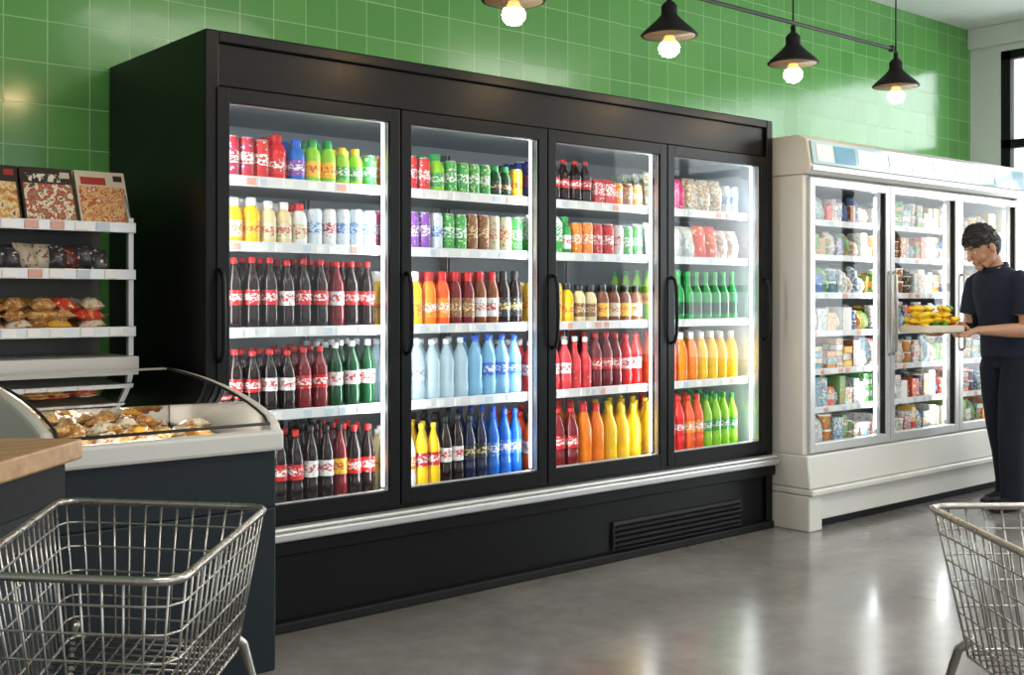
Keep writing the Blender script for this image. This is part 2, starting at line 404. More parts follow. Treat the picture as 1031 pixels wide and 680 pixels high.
for i in range(4):
    x0, x1 = DX[i]+.004, DX[i+1]-.004; z0, z1 = .432, 2.08; fw = .05
    a = Acc()
    a.box(x0, x0+fw, FY-.008, FY+.034, z0, z1, frameblk); a.box(x1-fw, x1, FY-.008, FY+.034, z0, z1, frameblk)
    a.box(x0+fw, x1-fw, FY-.008, FY+.034, z0, z0+.065, frameblk); a.box(x0+fw, x1-fw, FY-.008, FY+.034, z1-.055, z1, frameblk)
    g = .004
    a.box(x0+fw, x0+fw+g, FY+.006, FY+.03, z0+.065, z1-.055, alu); a.box(x1-fw-g, x1-fw, FY+.006, FY+.03, z0+.065, z1-.055, alu)
    a.box(x0+fw, x1-fw, FY+.006, FY+.03, z0+.065, z0+.065+g, alu); a.box(x0+fw, x1-fw, FY+.006, FY+.03, z1-.055-g, z1-.055, alu)
    ob = a.build('door_frame_%d' % (i+1), fr, .003)
    a = Acc(); a.add([(x0+fw, FY+.012, z0+.06), (x1-fw, FY+.012, z0+.06), (x1-fw, FY+.012, z1-.05), (x0+fw, FY+.012, z1-.05)], [(0, 1, 2, 3)], dglass)
    a.build('door_glass_%d' % (i+1), fr)
a = Acc()
for hx in (DX[0]+.012, DX[1]+.028, DX[2]+.028, DX[3]+.028, DX[4]-.03):
    pts = [(hx, FY-.004, 1.06), (hx, FY-.03, 1.07), (hx, FY-.044, 1.11), (hx, FY-.048, 1.23), (hx, FY-.044, 1.35), (hx, FY-.03, 1.39), (hx, FY-.004, 1.40)]
    a.sweep(pts, .009, frameblk, 8)
a.build('door_handles', fr)

def DR(i): return DX[i]+(.045 if i == 0 else .012), DX[i+1]-(.05 if i == 3 else .012)
YP = 4.025
s5, s4, s3, s2, s1 = shelves
RR = [lred, lred, lred, lwht]
x0, x1 = DR(0)
row('soda_cans', x0, x1, YP, s1, [('can', 3, .034, .165, cola, [lnavy, lrb, lnavy], capr), ('can', 1, .034, .165, cola, lred, capr), ('jar', 1, .046, .19, red, lred, capr), ('jar', 1, .040, .18, blue, lpur, capb), ('jar', 2, .038, .185, lime, lyel, capg), ('jar', 2, .034, .16, lime, lgrn, capy), ('can', 1, .034, .14, lime, lgrn, capg)])
row('drink_bottles', x0, x1, YP, s2, [('jar', 3, .038, .185, yellow, [lyel, lcrm], capw), ('jar', 2, .036, .175, cloudy, lcrm, capw), ('jar', 1, .036, .17, whiteq, lcrm, capr), ('can', 5, .033, .16, cola, [lcyan, lwht], capw)])
row('cola_bottles', x0, x1, YP, s3, [('pet', 1, .034, .285, cola, lwht, capw), ('pet', 3, .034, .285, cola, lred, capr), ('pet', 1, .034, .28, cola, lwht, capr), ('pet', 2, .034, .285, cola, lred, capr), ('pet', 1, .034, .28, dred, lwht, capr), ('pet', 2, .034, .285, cola, lred, capr)])
row('cola_bottles', x0, x1, YP, s4, [('pet', 1, .035, .25, dred, lwht, capr), ('pet', 2, .035, .25, cola, lred, capr), ('pet', 2, .035, .25, cola, lwht, capr), ('pet', 2, .035, .255, dred, lred, capr), ('pet', 1, .034, .27, dgreen, lwht, capw), ('pet', 2, .036, .275, dgreen, [lgrn, lwht], capw)])
row('cola_bottles', x0, x1, YP, s5, [('pet', 4, .036, .30, [green, dgreen], lgrn, capg), ('pet', 2, .038, .31, cola, lred, capr), ('pet', 2, .036, .32, cola, [lwht, lblk], capk), ('pet', 1, .036, .32, dred, lyel, capk), ('pet', 2, .036, .31, cola, RR, capr)])
x0, x1 = DR(1)
row('soda_cans', x0, x1, YP, s1, [('can', 2, .034, .155, cola, lora, capr), ('can', 2, .034, .155, cola, lred, capr), ('jar', 1, .048, .175, lime, lgrn, capg), ('can', 4, .034, .15, cola, lgrn, capg), ('jar', 2, .034, .15, dgreen, lblk, capg), ('can', 1, .034, .14, cola, lyel, capg)])
row('soda_cans', x0, x1, YP, s2, [('can', 2, .032, .17, cola, lpnk, capr), ('can', 2, .032, .17, cola, lpur, capr), ('can', 1, .032, .17, cola, lcyan, capr), ('can', 2, .032, .17, cola, lgrn, capg), ('can', 2, .032, .175, cola, lbrn, capg), ('can', 2, .032, .17, cola, lcrm, capg), ('can', 1, .034, .17, cola, lgrn, capg)])
row('juice_bottles', x0, x1, YP, s3, [('jar', 3, .036, .24, yellow, lyel, capw), ('jar', 1, .036, .24, orange, lora, capr), ('jar', 1, .037, .24, ored, lora, capr), ('jar', 2, .035, .245, dred, lbrn, capr), ('jar', 2, .035, .25, brown, lwht, capr), ('jar', 2, .035, .25, cola, lblk, capk)])
row('water_bottles', x0, x1, YP, s4, [('pet', 6, .038, .275, water, [water, lcyan], capw), ('pet', 4, .038, .285, waterb, [lblu, waterb], capb)], 2)
row('drink_bottles', x0, x1, YP, s5, [('pet', 2, .032, .27, cloudy, lyel, capw), ('pet', 1, .033, .27, whiteq, lora, capr), ('pet', 2, .033, .29, yellow, lred, capy), ('pet', 2, .036, .31, cola, lwht, capk), ('pet', 2, .036, .31, navy, lblk, capk), ('pet', 3, .036, .32, blue, lblu, capb)])
x0, x1 = DR(2)
row('drink_bottles', x0, x1, YP, s1, [('can', 2, .034, .19, cola, lnavy, capr), ('pet', 4, .034, .215, cola, lred, capr), ('carton', 2, .036, .13, red, lred, capr), ('can', 3, .034, .12, red, [lora, lbrn], capr)])
row('drink_cartons', x0, x1, YP, s2, [('carton', 3, .034, .18, whiteq, lgrn, capw), ('jar', 1, .036, .19, green, lwht, capg), ('can', 2, .034, .165, green, lora, capg), ('can', 2, .034, .165, green, lred, capg), ('can', 3, .033, .16, green, [lgrn, lwht], capg)])
row('tea_jars', x0, x1, YP, s3, [('can', 3, .035, .2, yellow, lyel, capg), ('jar', 1, .036, .2, yellow, lyel, capk), ('jar', 2, .036, .19, cloudy, lbrn, capk), ('jar', 4, .036, .19, brown, [lyel, lcrm], capk)])
row('juice_bottles', x0, x1, YP, s4, [('pet', 4, .036, .25, pink, lwht, capw), ('glassb', 2, .034, .26, pink, lred, capw), ('pet', 3, .036, .28, dred, lred, capr), ('pet', 2, .036, .27, red, lwht, capr)])
row('juice_bottles', x0, x1, YP, s5, [('pet', 2, .040, .28, ored, lwht, capr), ('pet', 2, .040, .30, dred, lred, capr), ('jug', 2, .042, .31, orange, orange, capr), ('jug', 3, .042, .29, yellow, yellow, capy)])
x0, x1 = DR(3)
row('snack_pouches', x0, x1, YP, s1, [('pack', 2, .05, .19, cola, PK[0], capr), ('pack', 1, .05, .17, cola, lpnk, capr), ('pack', 3, .05, .18, cola, [PP[1], PP[3]], capr), ('can', 2, .034, .16, cola, lcyan, capr)])
row('snack_pouches', x0, x1, YP, s2, [('pack', 2, .05, .18, cola, PK[2], capr), ('pack', 2, .05, .17, cola, PP[5], capr), ('pack', 2, .05, .18, cola, PK[1], capr), ('pack', 2, .05, .16, cola, PP[7], capr)])
row('drink_bottles', x0, x1, YP, s3, [('pet', 1, .036, .27, lime, lyel, capg), ('pet', 2, .036, .27, green, lblu, capg), ('glassb', 7, .035, .27, green, dgreen, capg)])
row('juice_bottles', x0, x1, YP, s4, [('pet', 3, .038, .27, ored, ored, capr), ('jug', 2, .039, .27, orange, orange, capw), ('jug', 4, .039, .27, yellow, yellow, capw)])
row('juice_bottles', x0, x1, YP, s5, [('jug', 2, .042, .30, yellow, lyel, capy), ('pet', 2, .040, .31, red, lred, capr), ('pet', 2, .040, .31, ored, lora, capr), ('pet', 4, .038, .31, lime, lgrn, capg)])
for i, x in enumerate(DX):
    if i < 4: area('led_light_r%d' % i, (x+.040, FY+.078, 1.27), (.85, .53, 0), .02, 1.5, 5.0, (.93, .97, 1), fr)
    if i > 0: area('led_light_l%d' % i, (x-.040, FY+.078, 1.27), (-.85, .53, 0), .02, 1.5, 5.0, (.93, .97, 1), fr)

# ------------------------------------------------------------------ white freezer
WX0, WX1, WF = 5.27, 7.80, 3.71
wf = empty('upright_freezer')
a = Acc()
a.box(WX0, WX0+.05, WF, 4.8, .42, 1.98, cream); a.box(WX1-.05, WX1, WF, 4.8, .42, 1.98, cream)
hd = [(WF-.03, 1.98), (WF-.055, 2.0), (WF-.055, 2.03), (WF-.03, 2.17), (WF+.02, 2.2), (4.8, 2.2), (4.8, 1.98)]
a.extr(hd, WX0-.01, WX1+.01, cream)
a.extr([(WF-.03, .42), (WF-.05, .236), (4.8, .236), (4.8, .42)], WX0-.004, WX1+.004, cream)
a.box(WX0-.006, WX1+.006, WF-.07, 4.8, .20, .235, cream)
a.box(WX0+.12, WX1, WF+.02, 4.8, .0, .199, blackm)
a.box(WX0-.004, WX0+.119, WF-.045, 4.8, 0, .199, cream)
a.box(WX0+.12, WX1, WF-.02, WF+.019, .05, .199, cream)
a.build('cabinet', wf, .008)
fas = M('fascia_panel', (.38, .55, .64), .10, coat=1.)
fasw = M('fascia_print', (.60, .70, .74), .15, coat=1.); fasb = M('fascia_print_blue', (.14, .32, .48), .12, coat=1.)
a = Acc(); a.obox((WX0+.01, WF-.061, 2.035), (WX1-WX0-.02, 0, 0), (0, .022, .13), (0, -.004, .001), fas)
x = WX0+.05
while x < WX1-.3:
    w_ = random.uniform(.12, .3); a.obox((x, WF-.063, 2.05), (w_, 0, 0), (0, .0165, .0975), (0, -.003, .0005), random.choice((fasw, fasb, fasw))); x += w_+random.uniform(.02, .12)
a.box(WX0, WX1, WF-.068, WF-.05, 2.0, 2.022, stain)
a.build('fascia', wf)
a = Acc()
a.box(WX0+.05, WX1-.05, 4.6, 4.64, .42, 1.98, white); a.box(WX0+.05, WX0+.06, WF+.06, 4.6, .42, 1.98, white); a.box(WX1-.06, WX1-.05, WF+.06, 4.6, .42, 1.98, white)
a.box(WX0+.05, WX1-.05, WF+.05, 4.6, .42, .43, white); a.box(WX0+.05, WX1-.05, WF+.05, 4.6, 1.965, 1.98, white)
wsh = [.435, .66, .88, 1.10, 1.32, 1.54, 1.74]
for z in wsh:
    a.box(WX0+.06, WX1-.06, WF+.10, 4.5, z-.012, z-.001, shelfw); a.box(WX0+.06, WX1-.06, WF+.088, WF+.10, z-.03, z+.005, shelfw)
    x = WX0+.1
    while x < WX1-.15:
        a.box(x, x+.04, WF+.085, WF+.088, z-.026, z-.002, random.choice((tagw, tagy, tagb, tagw))); x += random.uniform(.06, .14)
a.build('liner_shelves', wf)
WD = [5.31+i*(7.77-5.31)/3 for i in range(4)]
for i in range(3):
    x0, x1 = WD[i]+.003, WD[i+1]-.003; z0, z1 = .43, 1.965; fw = .045
    a = Acc()
    a.box(x0, x0+fw, WF-.02, WF+.03, z0, z1, stain); a.box(x1-fw, x1, WF-.02, WF+.03, z0, z1, stain)
    a.box(x0+fw, x1-fw, WF-.02, WF+.03, z0, z0+.05, stain); a.box(x0+fw, x1-fw, WF-.02, WF+.03, z1-.045, z1, stain)
    for q in ((x0+fw, x0+fw+.006), (x1-fw-.006, x1-fw)): a.box(q[0], q[1], WF-.012, WF+.02, z0+.05, z1-.045, blackm)
    a.build('door_frame_%d' % (i+1), wf, .004)
    a = Acc(); a.add([(x0+fw, WF, z0+.04), (x1-fw, WF, z0+.04), (x1-fw, WF, z1-.04), (x0+fw, WF, z1-.04)], [(0, 1, 2, 3)], dglass); a.build('door_glass_%d' % (i+1), wf)
a = Acc()
for hx in (WD[1]-.02, WD[1]+.028, WD[2]+.028):
    a.sweep([(hx, WF-.015, .95), (hx, WF-.04, .97), (hx, WF-.045, 1.2), (hx, WF-.04, 1.43), (hx, WF-.015, 1.45)], .009, alu, 8)
a.build('door_handles', wf)
a = Acc()
for i, x in enumerate(WD):
    if i: a.box(x-.035, x-.0285, WF+.062, WF+.075, .5, 1.9, led)
    if i < 3: a.box(x+.0285, x+.035, WF+.062, WF+.075, .5, 1.9, led)
for x in WD[1:3]: a.box(x-.028, x+.028, WF+.045, WF+.075, .43, 1.965, stain)
a.build('led_strips', wf)
for i, x in enumerate(WD):
    if i < 3: area('led_light_r%d' % i, (x+.065 if i == 0 else x+.040, WF+.072, 1.18), (.82, .57, 0), .02, 1.4, 3.6, (.98, .98, .97), wf)
    if i > 0: area('led_light_l%d' % i, (x-.065 if i == 3 else x-.040, WF+.072, 1.18), (-.82, .57, 0), .02, 1.4, 3.6, (.98, .98, .97), wf)
for si, z in enumerate(wsh):
    a = Acc(); x = WX0+.065
    top = (wsh+[1.95])[si+1]-z-.04
    while x < WX1-.10:
        w = min(random.uniform(.045, .10), WX1-.062-x); h = random.uniform(.55, .98)*top; mt = random.choice(PP+PK+PK+[lyel, lgrn, lwht, lora, lred])
        for j in range(2):
            y = WF+.115+j*.14
            q_ = random.random()
            if q_ < .25:
                a.box(x+.002, x+w-.002, y, y+.10, z, z+h, mt)
            elif q_ < .55:
                k = max(2, int(h/.032))
                for q in range(k): a.box(x+.002+random.uniform(0, .004), x+w-.002, y+random.uniform(0, .01), y+.11, z+q*h/k, z+(q+1)*h/k-.003, random.choice(PP+PK) if q % 2 else mt)
            elif q_ < .75:
                rr = w/2-.002; k = 2 if h > .11 else 1
                for q in range(k): a.lathe(x+w/2, y+rr, z+q*(h/k), [(rr*.8, 0, mt), (rr*.97, h/k*.85, capw), (rr, h/k*.87, capw), (rr, h/k-.004, capw)], 12)
            else:
                a.pillow((x+w/2, y+.05, z+h/2), (w*.98, 0, 0), (0, .03, h), (0, .08, -.01), mt, 5)
        x += w
    a.build('frozen_food_packs')

# ------------------------------------------------------------------ chest freezer with curved glass
HX0, HX1, HY0, HY1 = 1.05, 1.80, 3.257, 4.10
cf = empty('chest_freezer')
a = Acc()
a.box(HX0+.015, HX1-.015, HY0+.018, HY1, .09, .62, charcoal)
a.box(HX0+.015, HX1-.015, HY0+.018, HY0+.05, .62, .82, charcoal); a.box(HX0+.015, HX1-.015, HY1-.03, HY1, .62, .82, charcoal)
a.box(HX0+.015, HX0+.045, HY0+.05, HY1-.03, .62, .82, charcoal); a.box(HX1-.045, HX1-.015, HY0+.05, HY1-.03, .62, .82, charcoal)
a.build('body', cf, .006)
prof = [(3.257, .862), (3.272, .89), (3.30, .912), (3.357, .932), (3.42, .950), (3.5, .968), (3.58, .983), (3.66, .995), (3.78, 1.01), (3.9, 1.02), (4.0, 1.027), (4.1, 1.03)]
a = Acc()
low = [(4.1, .82), (3.257, .82)]
a.extr((prof+low)[::-1], HX0, HX0+.04, cream)
a.extr((prof+low)[::-1], HX1-.04, HX1, cream)
a.box(HX0, HX1, HY0-.012, HY0+.045, .805, .872, cream)
a.box(HX0+.04, HX1-.04, HY1-.06, HY1, .82, 1.034, cream)
a.build('rim', cf, .012)
a = Acc()
a.box(HX0+.04, HX1-.04, HY0+.045, HY0+.055, .8, .868, white)
a.build('inner_lip', cf)
a = Acc(); pv = [(y, z+.002) for y, z in prof if y >= 3.27]
for q in (HX0+.045, HX1-.045): a.sweep([(q, y, z) for y, z in pv], .005, rubber, 6)
a.sweep([(HX0+.04, pv[0][0], pv[0][1]), (HX1-.04, pv[0][0], pv[0][1])], .005, rubber, 6)
a.build('gaskets', cf)
a = Acc(); n = len(pv)
a.add([(HX0+.04, y, z) for y, z in pv]+[(HX1-.04, y, z) for y, z in pv], [(i, i+1, n+i+1, n+i) for i in range(n-1)], cglass, True)
a.build('curved_glass', cf)
a = Acc()
for x in (HX0+.1, HX1-.1):
    for y in (HY0+.1, HY1-.12):
        a.sweep([(x-.012, y, .035), (x+.012, y, .035)], .035, rubber, 14); a.box(x-.02, x+.02, y-.02, y+.02, .06, .092, blackm)
a.build('castors', cf)
a = Acc()
for k in range(190):
    x = random.uniform(HX0+.12, HX1-.13); y = random.uniform(HY0+.13, HY1-.15)
    top = .858+.062*min(1, (y-HY0-.1)/.4)
    z = random.uniform(.74, top)
    t = random.uniform(0, 3.1); w = random.uniform(.06, .11); h = random.uniform(.05, .08)
    a.pillow((x, y, z), (w*math.cos(t), w*math.sin(t), random.uniform(-.02, .02)), (-h*math.sin(t), h*math.cos(t), random.uniform(-.02, .02)), (0, 0, .04), random.choice(bread+[PK[6], bread[1], bread[0], bread[4]]), 5)
a.build('frozen_bakery_packs')
area('freezer_lamp', ((HX0+HX1)/2, HY1-.085, .995), (0, -.6, -.8), .6, .03, 2.0, (1, .93, .82), cf)
area('freezer_front_fill', ((HX0+HX1)/2, HY0+.065, .885), (0, 1, .12), .6, .02, .9, (1, .95, .88), cf)  # added fill light at the front lip, brightens the inner back

# ------------------------------------------------------------------ snack shelf
ss = empty('snack_shelf')
a = Acc()
SX0, SX1, SY = .45, 1.69, 4.2
a.box(SX0, SX1, SY-.04, 4.8, 0, 1.075, cream)
a.box(SX0, SX1, 4.56, 4.60, 1.075, 1.60, creamd)
for x in (SX0, SX1-.02): a.box(x, x+.02, SY+.01, SY+.035, 1.075, 1.60, stain)
for x in (SX0+.01, SX1-.01): a.sweep([(x, SY+.02, 1.58), (x, SY+.1, 1.72), (x, 4.58, 1.72), (x, 4.58, 1.60)], .008, alu, 6)
for z in (1.18, 1.395, 1.572):
    a.box(SX0+.02, SX1-.02, SY, 4.56, z-.018, z-.002, stain)
    a.box(SX0, SX1, SY-.012, SY, z-.03, z+.008, stain)
    x = SX0+.03
    while x < SX1-.1:
        a.box(x, x+.05, SY-.016, SY-.012, z-.026, z+.004, random.choice((tagw, tagw, tagb, tagy))); x += random.uniform(.07, .11)
a.build('frame', ss, .003)
a = Acc()
x = SX0+.05; k = 0
up = Vector((0, .085, .205)); nrm = Vector((0, -.0205, .0085)).normalized()
while x < SX1-.15:
    base = [pkdark, pkdark, pkcream][k % 3]
    for j in range(3):
        o = Vector((x, SY+.03+j*.05, 1.574+.003*j))
        a.obox(o, (.19, 0, 0), up, (0, .018, -.008), base)
        wx = Vector((.19, 0, 0)); e_ = nrm*.0012
        a.obox(o+wx*.04+up*.04+e_*.2, wx*.92, up*.66, e_, food[k % 3])
        a.obox(o+wx*.10+up*.74+e_*.2, wx*(.5 if k % 2 else .65), up*.14, e_, txt if base is pkdark else pkred)
        a.obox(o+wx*.76+up*.82+e_*.2, wx*.18, up*.11, e_, [pkred, pkcream, pkdark][k % 3])
    x += .2; k += 1
a.build('meal_packs')
a = Acc(); x = SX0+.08
while x < SX1-.07:
    for j in range(3):
        a.pillow((x, SY+.06+j*.09, 1.440+random.uniform(-.01, .015)), (.075, random.uniform(-.02, .02), random.uniform(-.01, .01)), (random.uniform(-.02, .02), .03, random.uniform(.08, .10)), (0, .06, 0), random.choice(snackd), 5)
    x += .052
a.build('snack_bags')
a = Acc(); x = SX0+.09
while x < SX1-.09:
    for j in range(3):
        for q in range(3):
            a.pillow((x+random.uniform(-.02, .02), SY+.07+j*.11, 1.200+q*.036), (random.uniform(.08, .12), random.uniform(-.04, .04), random.uniform(-.015, .015)), (random.uniform(-.02, .02), .09, .02), (0, 0, .045), random.choice(bread+bread+[PK[3], PK[1]]), 5)
    x += .09
a.build('pastry_packs')

# ------------------------------------------------------------------ counter
m, N, L, b = nt('butcher_block_wood')
tc = N.new('ShaderNodeTexCoord'); mp = N.new('ShaderNodeMapping'); mp.inputs['Rotation'].default_value = (0, 0, -math.radians(45.5)); mp.inputs['Scale'].default_value = (3, 40, 30)
n = N.new('ShaderNodeTexNoise'); n.inputs['Scale'].default_value = 1.0; n.inputs['Detail'].default_value = 6
r = N.new('ShaderNodeValToRGB'); r.color_ramp.elements[0].color = (.28, .14, .06, 1); r.color_ramp.elements[1].color = (.46, .28, .13, 1)
r.color_ramp.elements[0].position = .3; r.color_ramp.elements[1].position = .7
L.new(tc.outputs['Object'], mp.inputs[0]); L.new(mp.outputs[0], n.inputs['Vector']); L.new(n.outputs['Fac'], r.inputs[0]); L.new(r.outputs[0], b.inputs['Base Color'])
b.inputs['Roughness'].default_value = .4
wood = m
ct = empty('service_counter')
C = Vector((1.0, 2.81, 0)); d1 = Vector((-.70, -.714, 0)); d2 = Vector((-.714, .70, 0))
a = Acc(); a.obox(C+Vector((0, 0, .90)), d1*1.3, d2*.62, (0, 0, .05), wood); a.build('wood_top', ct, .006)
a = Acc(); a.obox(C+d1*.05+d2*.05, d1*1.2, d2*.52, (0, 0, .90), charcoal)
a.obox(C+d1*.03+d2*.03+Vector((0, 0, .80)), d1*1.24, d2*.56, (0, 0, .10), blackm)
a.build('base', ct, .004)

# ------------------------------------------------------------------ carts
def loop_pts(c, r, N_):
    n = len(c); raw = []
    for i in range(n):
        p = c[i]; a_ = (c[i-1]-p).normalized(); b_ = (c[(i+1) % n]-p).normalized()
        A = p+a_*r; B = p+b_*r
        for k in range(7):
            t = k/6; raw.append(A*(1-t)**2+p*2*t*(1-t)+B*t*t)
    raw.append(raw[0].copy()); ds = [0]
    for i in range(1, len(raw)): ds.append(ds[-1]+(raw[i]-raw[i-1]).length)
    out = []; j = 0
    for k in range(N_):
        t = ds[-1]*k/N_
        while ds[j+1] < t: j += 1
        f = (t-ds[j])/(ds[j+1]-ds[j]); out.append(raw[j].lerp(raw[j+1], f))
    return out
def cart(corners, ztop, zbot, name='shopping_cart'):
    e = empty(name)
    T = [Vector((x, y, ztop)) for x, y in corners]
    cen = sum(T, Vector())/4
    B = [Vector((cen.x+(p.x-cen.x)*.80, cen.y+(p.y-cen.y)*.80, zbot)) for p in T]
    NV = 56
    lt = loop_pts(T, .05, NV); lb = loop_pts(B, .04, NV)
    a = Acc()
    a.sweep(loop_pts(T, .05, 80), .0075, chrome, 8, True)
    for lv, rr in ((.16, .0024), (.34, .0024), (.52, .0024), (.70, .0024), (.86, .0024), (1, .004)):
        a.sweep([p.lerp(q, lv) for p, q in zip(lt, lb)], rr, chrome, 6, True)
    for p, q in zip(lt, lb): a.sweep([p, q], .0023, chrome, 5)
    nb = 12
    for k in range(1, nb):
        t = k/nb; a.sweep([B[0].lerp(B[1], t), B[3].lerp(B[2], t)], .0024, chrome, 5)
    for k in range(1, 14):
        t = k/14; a.sweep([B[0].lerp(B[3], t), B[1].lerp(B[2], t)], .0024, chrome, 5)
    a.build('wire_basket', e)
    a = Acc()
    F = [Vector((cen.x+(p.x-cen.x)*.86, cen.y+(p.y-cen.y)*.86, .14)) for p in T]
    for i in range(4):
        up = B[i]+Vector((0, 0, .03)); mid = F[i]+Vector((0, 0, .22)); out = (F[i]-cen); out.z = 0; out.normalize()
        a.sweep([up-out*.03, up+out*.005+Vector((0, 0, -.03)), B[i]+out*.03+Vector((0, 0, -.08)), mid, F[i], F[i]-Vector((0, 0, .03))], .010, chrome, 8)
    a.sweep(loop_pts(F, .05, 40), .010, chrome, 8, True)
    for k in range(1, 6): a.sweep([F[0].lerp(F[3], k/6), F[1].lerp(F[2], k/6)], .004, chrome, 5)
    a.build('frame', e)
    a = Acc(); ax = ((T[3]-T[0])).normalized(); sd = Vector((-ax.y, ax.x, 0))
    for f in F:
        c = Vector((f.x, f.y, .055))
        a.sweep([c-sd*.014, c+sd*.014], .055, rubber, 18)
        a.obox(c+sd*.017-ax*.015+Vector((0, 0, -.01)), ax*.03, sd*.003, (0, 0, .07), chrome); a.obox(c-sd*.020-ax*.015+Vector((0, 0, -.01)), ax*.03, sd*.003, (0, 0, .07), chrome)
        a.obox(c-sd*.02-ax*.015+Vector((0, 0, .058)), ax*.03, sd*.04, (0, 0, .006), chrome)
    a.build('castors', e)
    return e
cart([(.858, 2.545), (1.165, 2.175), (.7515, 1.692), (.50, 1.97)], .85, .575)
cart([(2.25, 1.27), (2.66, .93), (2.2, .50), (1.86, .80)], .85, .56)

# ------------------------------------------------------------------ pendant lamps on track
bulbm = M('bulb_glow', (1, .8, .5), .3, emit=90, ecol=(1, .68, .34))
neckm = M('bulb_neck', (1, .7, .4), .3, emit=1.6, ecol=(1, .42, .10))
inner = M('shade_inner', (.5, .35, .2), .5)
LY = 3.28
a = Acc()
a.sweep([(.6, LY, 2.628), (5.47, LY, 2.628)], .010, blackm, 8)
for x in (.62, 3.2, 5.46): a.box(x-.012, x+.012, LY-.012, LY+.012, 2.613, 2.643, blackm)
a.build('light_track')
for x in (1.9, 2.80, 3.686, 4.58, 5.50):
    e = empty('pendant_lamp', (x, LY, 2.43))
    a = Acc()
    a.lathe(0, 0, 0, [(.122, 0, blackm), (.124, .004, blackm), (.107, .022, blackm), (.062, .062, blackm), (.038, .088, blackm), (.035, .10, blackm), (.035, .130, blackm), (.022, .145, blackm), (.012, .152, blackm), (.012, .183, blackm)][:], 32)
    a.lathe(0, 0, -.001, [(.112, 0, inner), (.03, .0005, inner)], 32)
    a.sweep([(0, 0, .18), (0, 0, CZ-2.43)], .004, blackm, 6)
    a.lathe(0, 0, CZ-2.43-.025, [(.04, 0, blackm), (.04, .024, blackm)], 20)
    a.sweep([(0, 0, 0), (0, 0, -.012)], .018, blackm, 12)
    a.build('shade', e)
    a = Acc(); a.lathe(0, 0, -.092, [(.008, 0, bulbm), (.028, .006, bulbm), (.043, .024, bulbm), (.046, .042, bulbm), (.039, .060, neckm), (.026, .076, neckm), (.02, .092, neckm)], 20); a.build('bulb', e)

# ------------------------------------------------------------------ man
skin = M('skin', (.42, .215, .125), .5); hairm = M('hair_black', (.010, .008, .007), .5, bump=.6, bscale=120)
shirt = M('navy_polo', (.013, .017, .030), .85, bump=.6, bscale=16, spec=.2); pants = M('dark_trousers', (.009, .011, .018), .85, bump=.6, bscale=12, spec=.2)
shoe = M('black_shoes', (.012, .012, .012), .35); eyem = M('eye_dark', (.02, .01, .01), .2); lipm = M('lips', (.34, .12, .09), .5)
def remesh(acc, name, vox, smooth, fn, mats, parent):
    o = acc.build(name+'_tmp')
    md = o.modifiers.new('r', 'REMESH'); md.mode = 'VOXEL'; md.voxel_size = vox; md.use_smooth_shade = True
    s_ = o.modifiers.new('s', 'SMOOTH'); s_.iterations = smooth; s_.factor = .5
    dg = bpy.context.evaluated_depsgraph_get(); dg.update()
    me = bpy.data.meshes.new_from_object(o.evaluated_get(dg))
    bpy.data.objects.remove(o)
    me.materials.clear()
    for m_ in mats: me.materials.append(m_)
    for p in me.polygons: p.material_index = fn(p.center); p.use_smooth = True
    me.name = name
    ob = bpy.data.objects.new(name, me); COL.objects.link(ob); ob.parent = parent
    return ob
MAN = (6.84, 3.315, 0); MR = math.radians(161)
man = empty('shop_worker', MAN, MR)
a = Acc()
def tor(secs, seg=28):
    vs = []; fs = []
    for cx, z, rx, ry in secs:
        for k in range(seg):
            t = TAU*k/seg; vs.append((cx+rx*math.cos(t), ry*math.sin(t), z))
    n = len(secs)
    for i in range(n-1):
        for k in range(seg):
            k2 = (k+1) % seg; fs.append((i*seg+k, i*seg+k2, (i+1)*seg+k2, (i+1)*seg+k))
    fs.append(tuple(seg-1-k for k in range(seg))); fs.append(tuple((n-1)*seg+k for k in range(seg)))
    a.add(vs, fs, shirt, True)
tor([(-.005, .86, .10, .15), (-.015, .92, .128, .17), (-.01, .930, .130, .172), (-.005, .934, .146, .180), (.002, 1.02, .142, .175), (.012, 1.08, .139, .168), (.030, 1.18, .142, .168), (.048, 1.28, .150, .178), (.062, 1.36, .140, .185), (.074, 1.42, .116, .172), (.088, 1.46, .084, .125), (.102, 1.49, .066, .072)])
a.sweep([(.08, 0, 1.43), (.112, 0, 1.49), (.15, 0, 1.57)], [.060, .056, .054], shirt, 16)
for sd, fx in ((1, .085), (-1, -.075)):
    y = .088*sd
    a.sweep([(-.005, y*.8, .95), (-.005, y, .86), (.01+fx*.3, y*1.05, .70), (.015+fx*.6, y*1.1, .50), (-.005+fx*.9, y*1.15, .34), (-.02+fx, y*1.15, .16), (-.025+fx, y*1.15, .045)],
            [(.108, .090), (.118, .096), (.106, .090), (.088, .076), (.082, .072), (.076, .066), (.082, .070)], shirt, 18)
    X = -.03+fx
    a.sweep([(X-.085, y*1.15, .045), (X-.07, y*1.15, .05), (X, y*1.15, .058), (X+.07, y*1.2, .045), (X+.15, y*1.25, .034), (X+.20, y*1.25, .026)],
            [(.030, .028), (.044, .036), (.056, .042), (.044, .048), (.033, .048), (.018, .028)], shirt, 14)
    el = (.075, .222*sd, 1.125)
    a.ball((.072, .162*sd, 1.392), (.072, .060, .062), shirt)
    a.sweep([(.070, .13*sd, 1.42), (.074, .18*sd, 1.385), (.076, .205*sd, 1.29), (.074, .214*sd, 1.195)], [.055, .070, .074, .080], shirt, 18)
    a.sweep([(.074, .19*sd, 1.3), (.074, .214*sd, 1.2), el, (.10, .222*sd, 1.10), (.18, .205*sd, 1.10), (.33, .145*sd, 1.10), (.375, .130*sd, 1.10)],
            [.048, .047, .045, .046, .043, (.027, .031), (.022, .032)], shirt, 16)
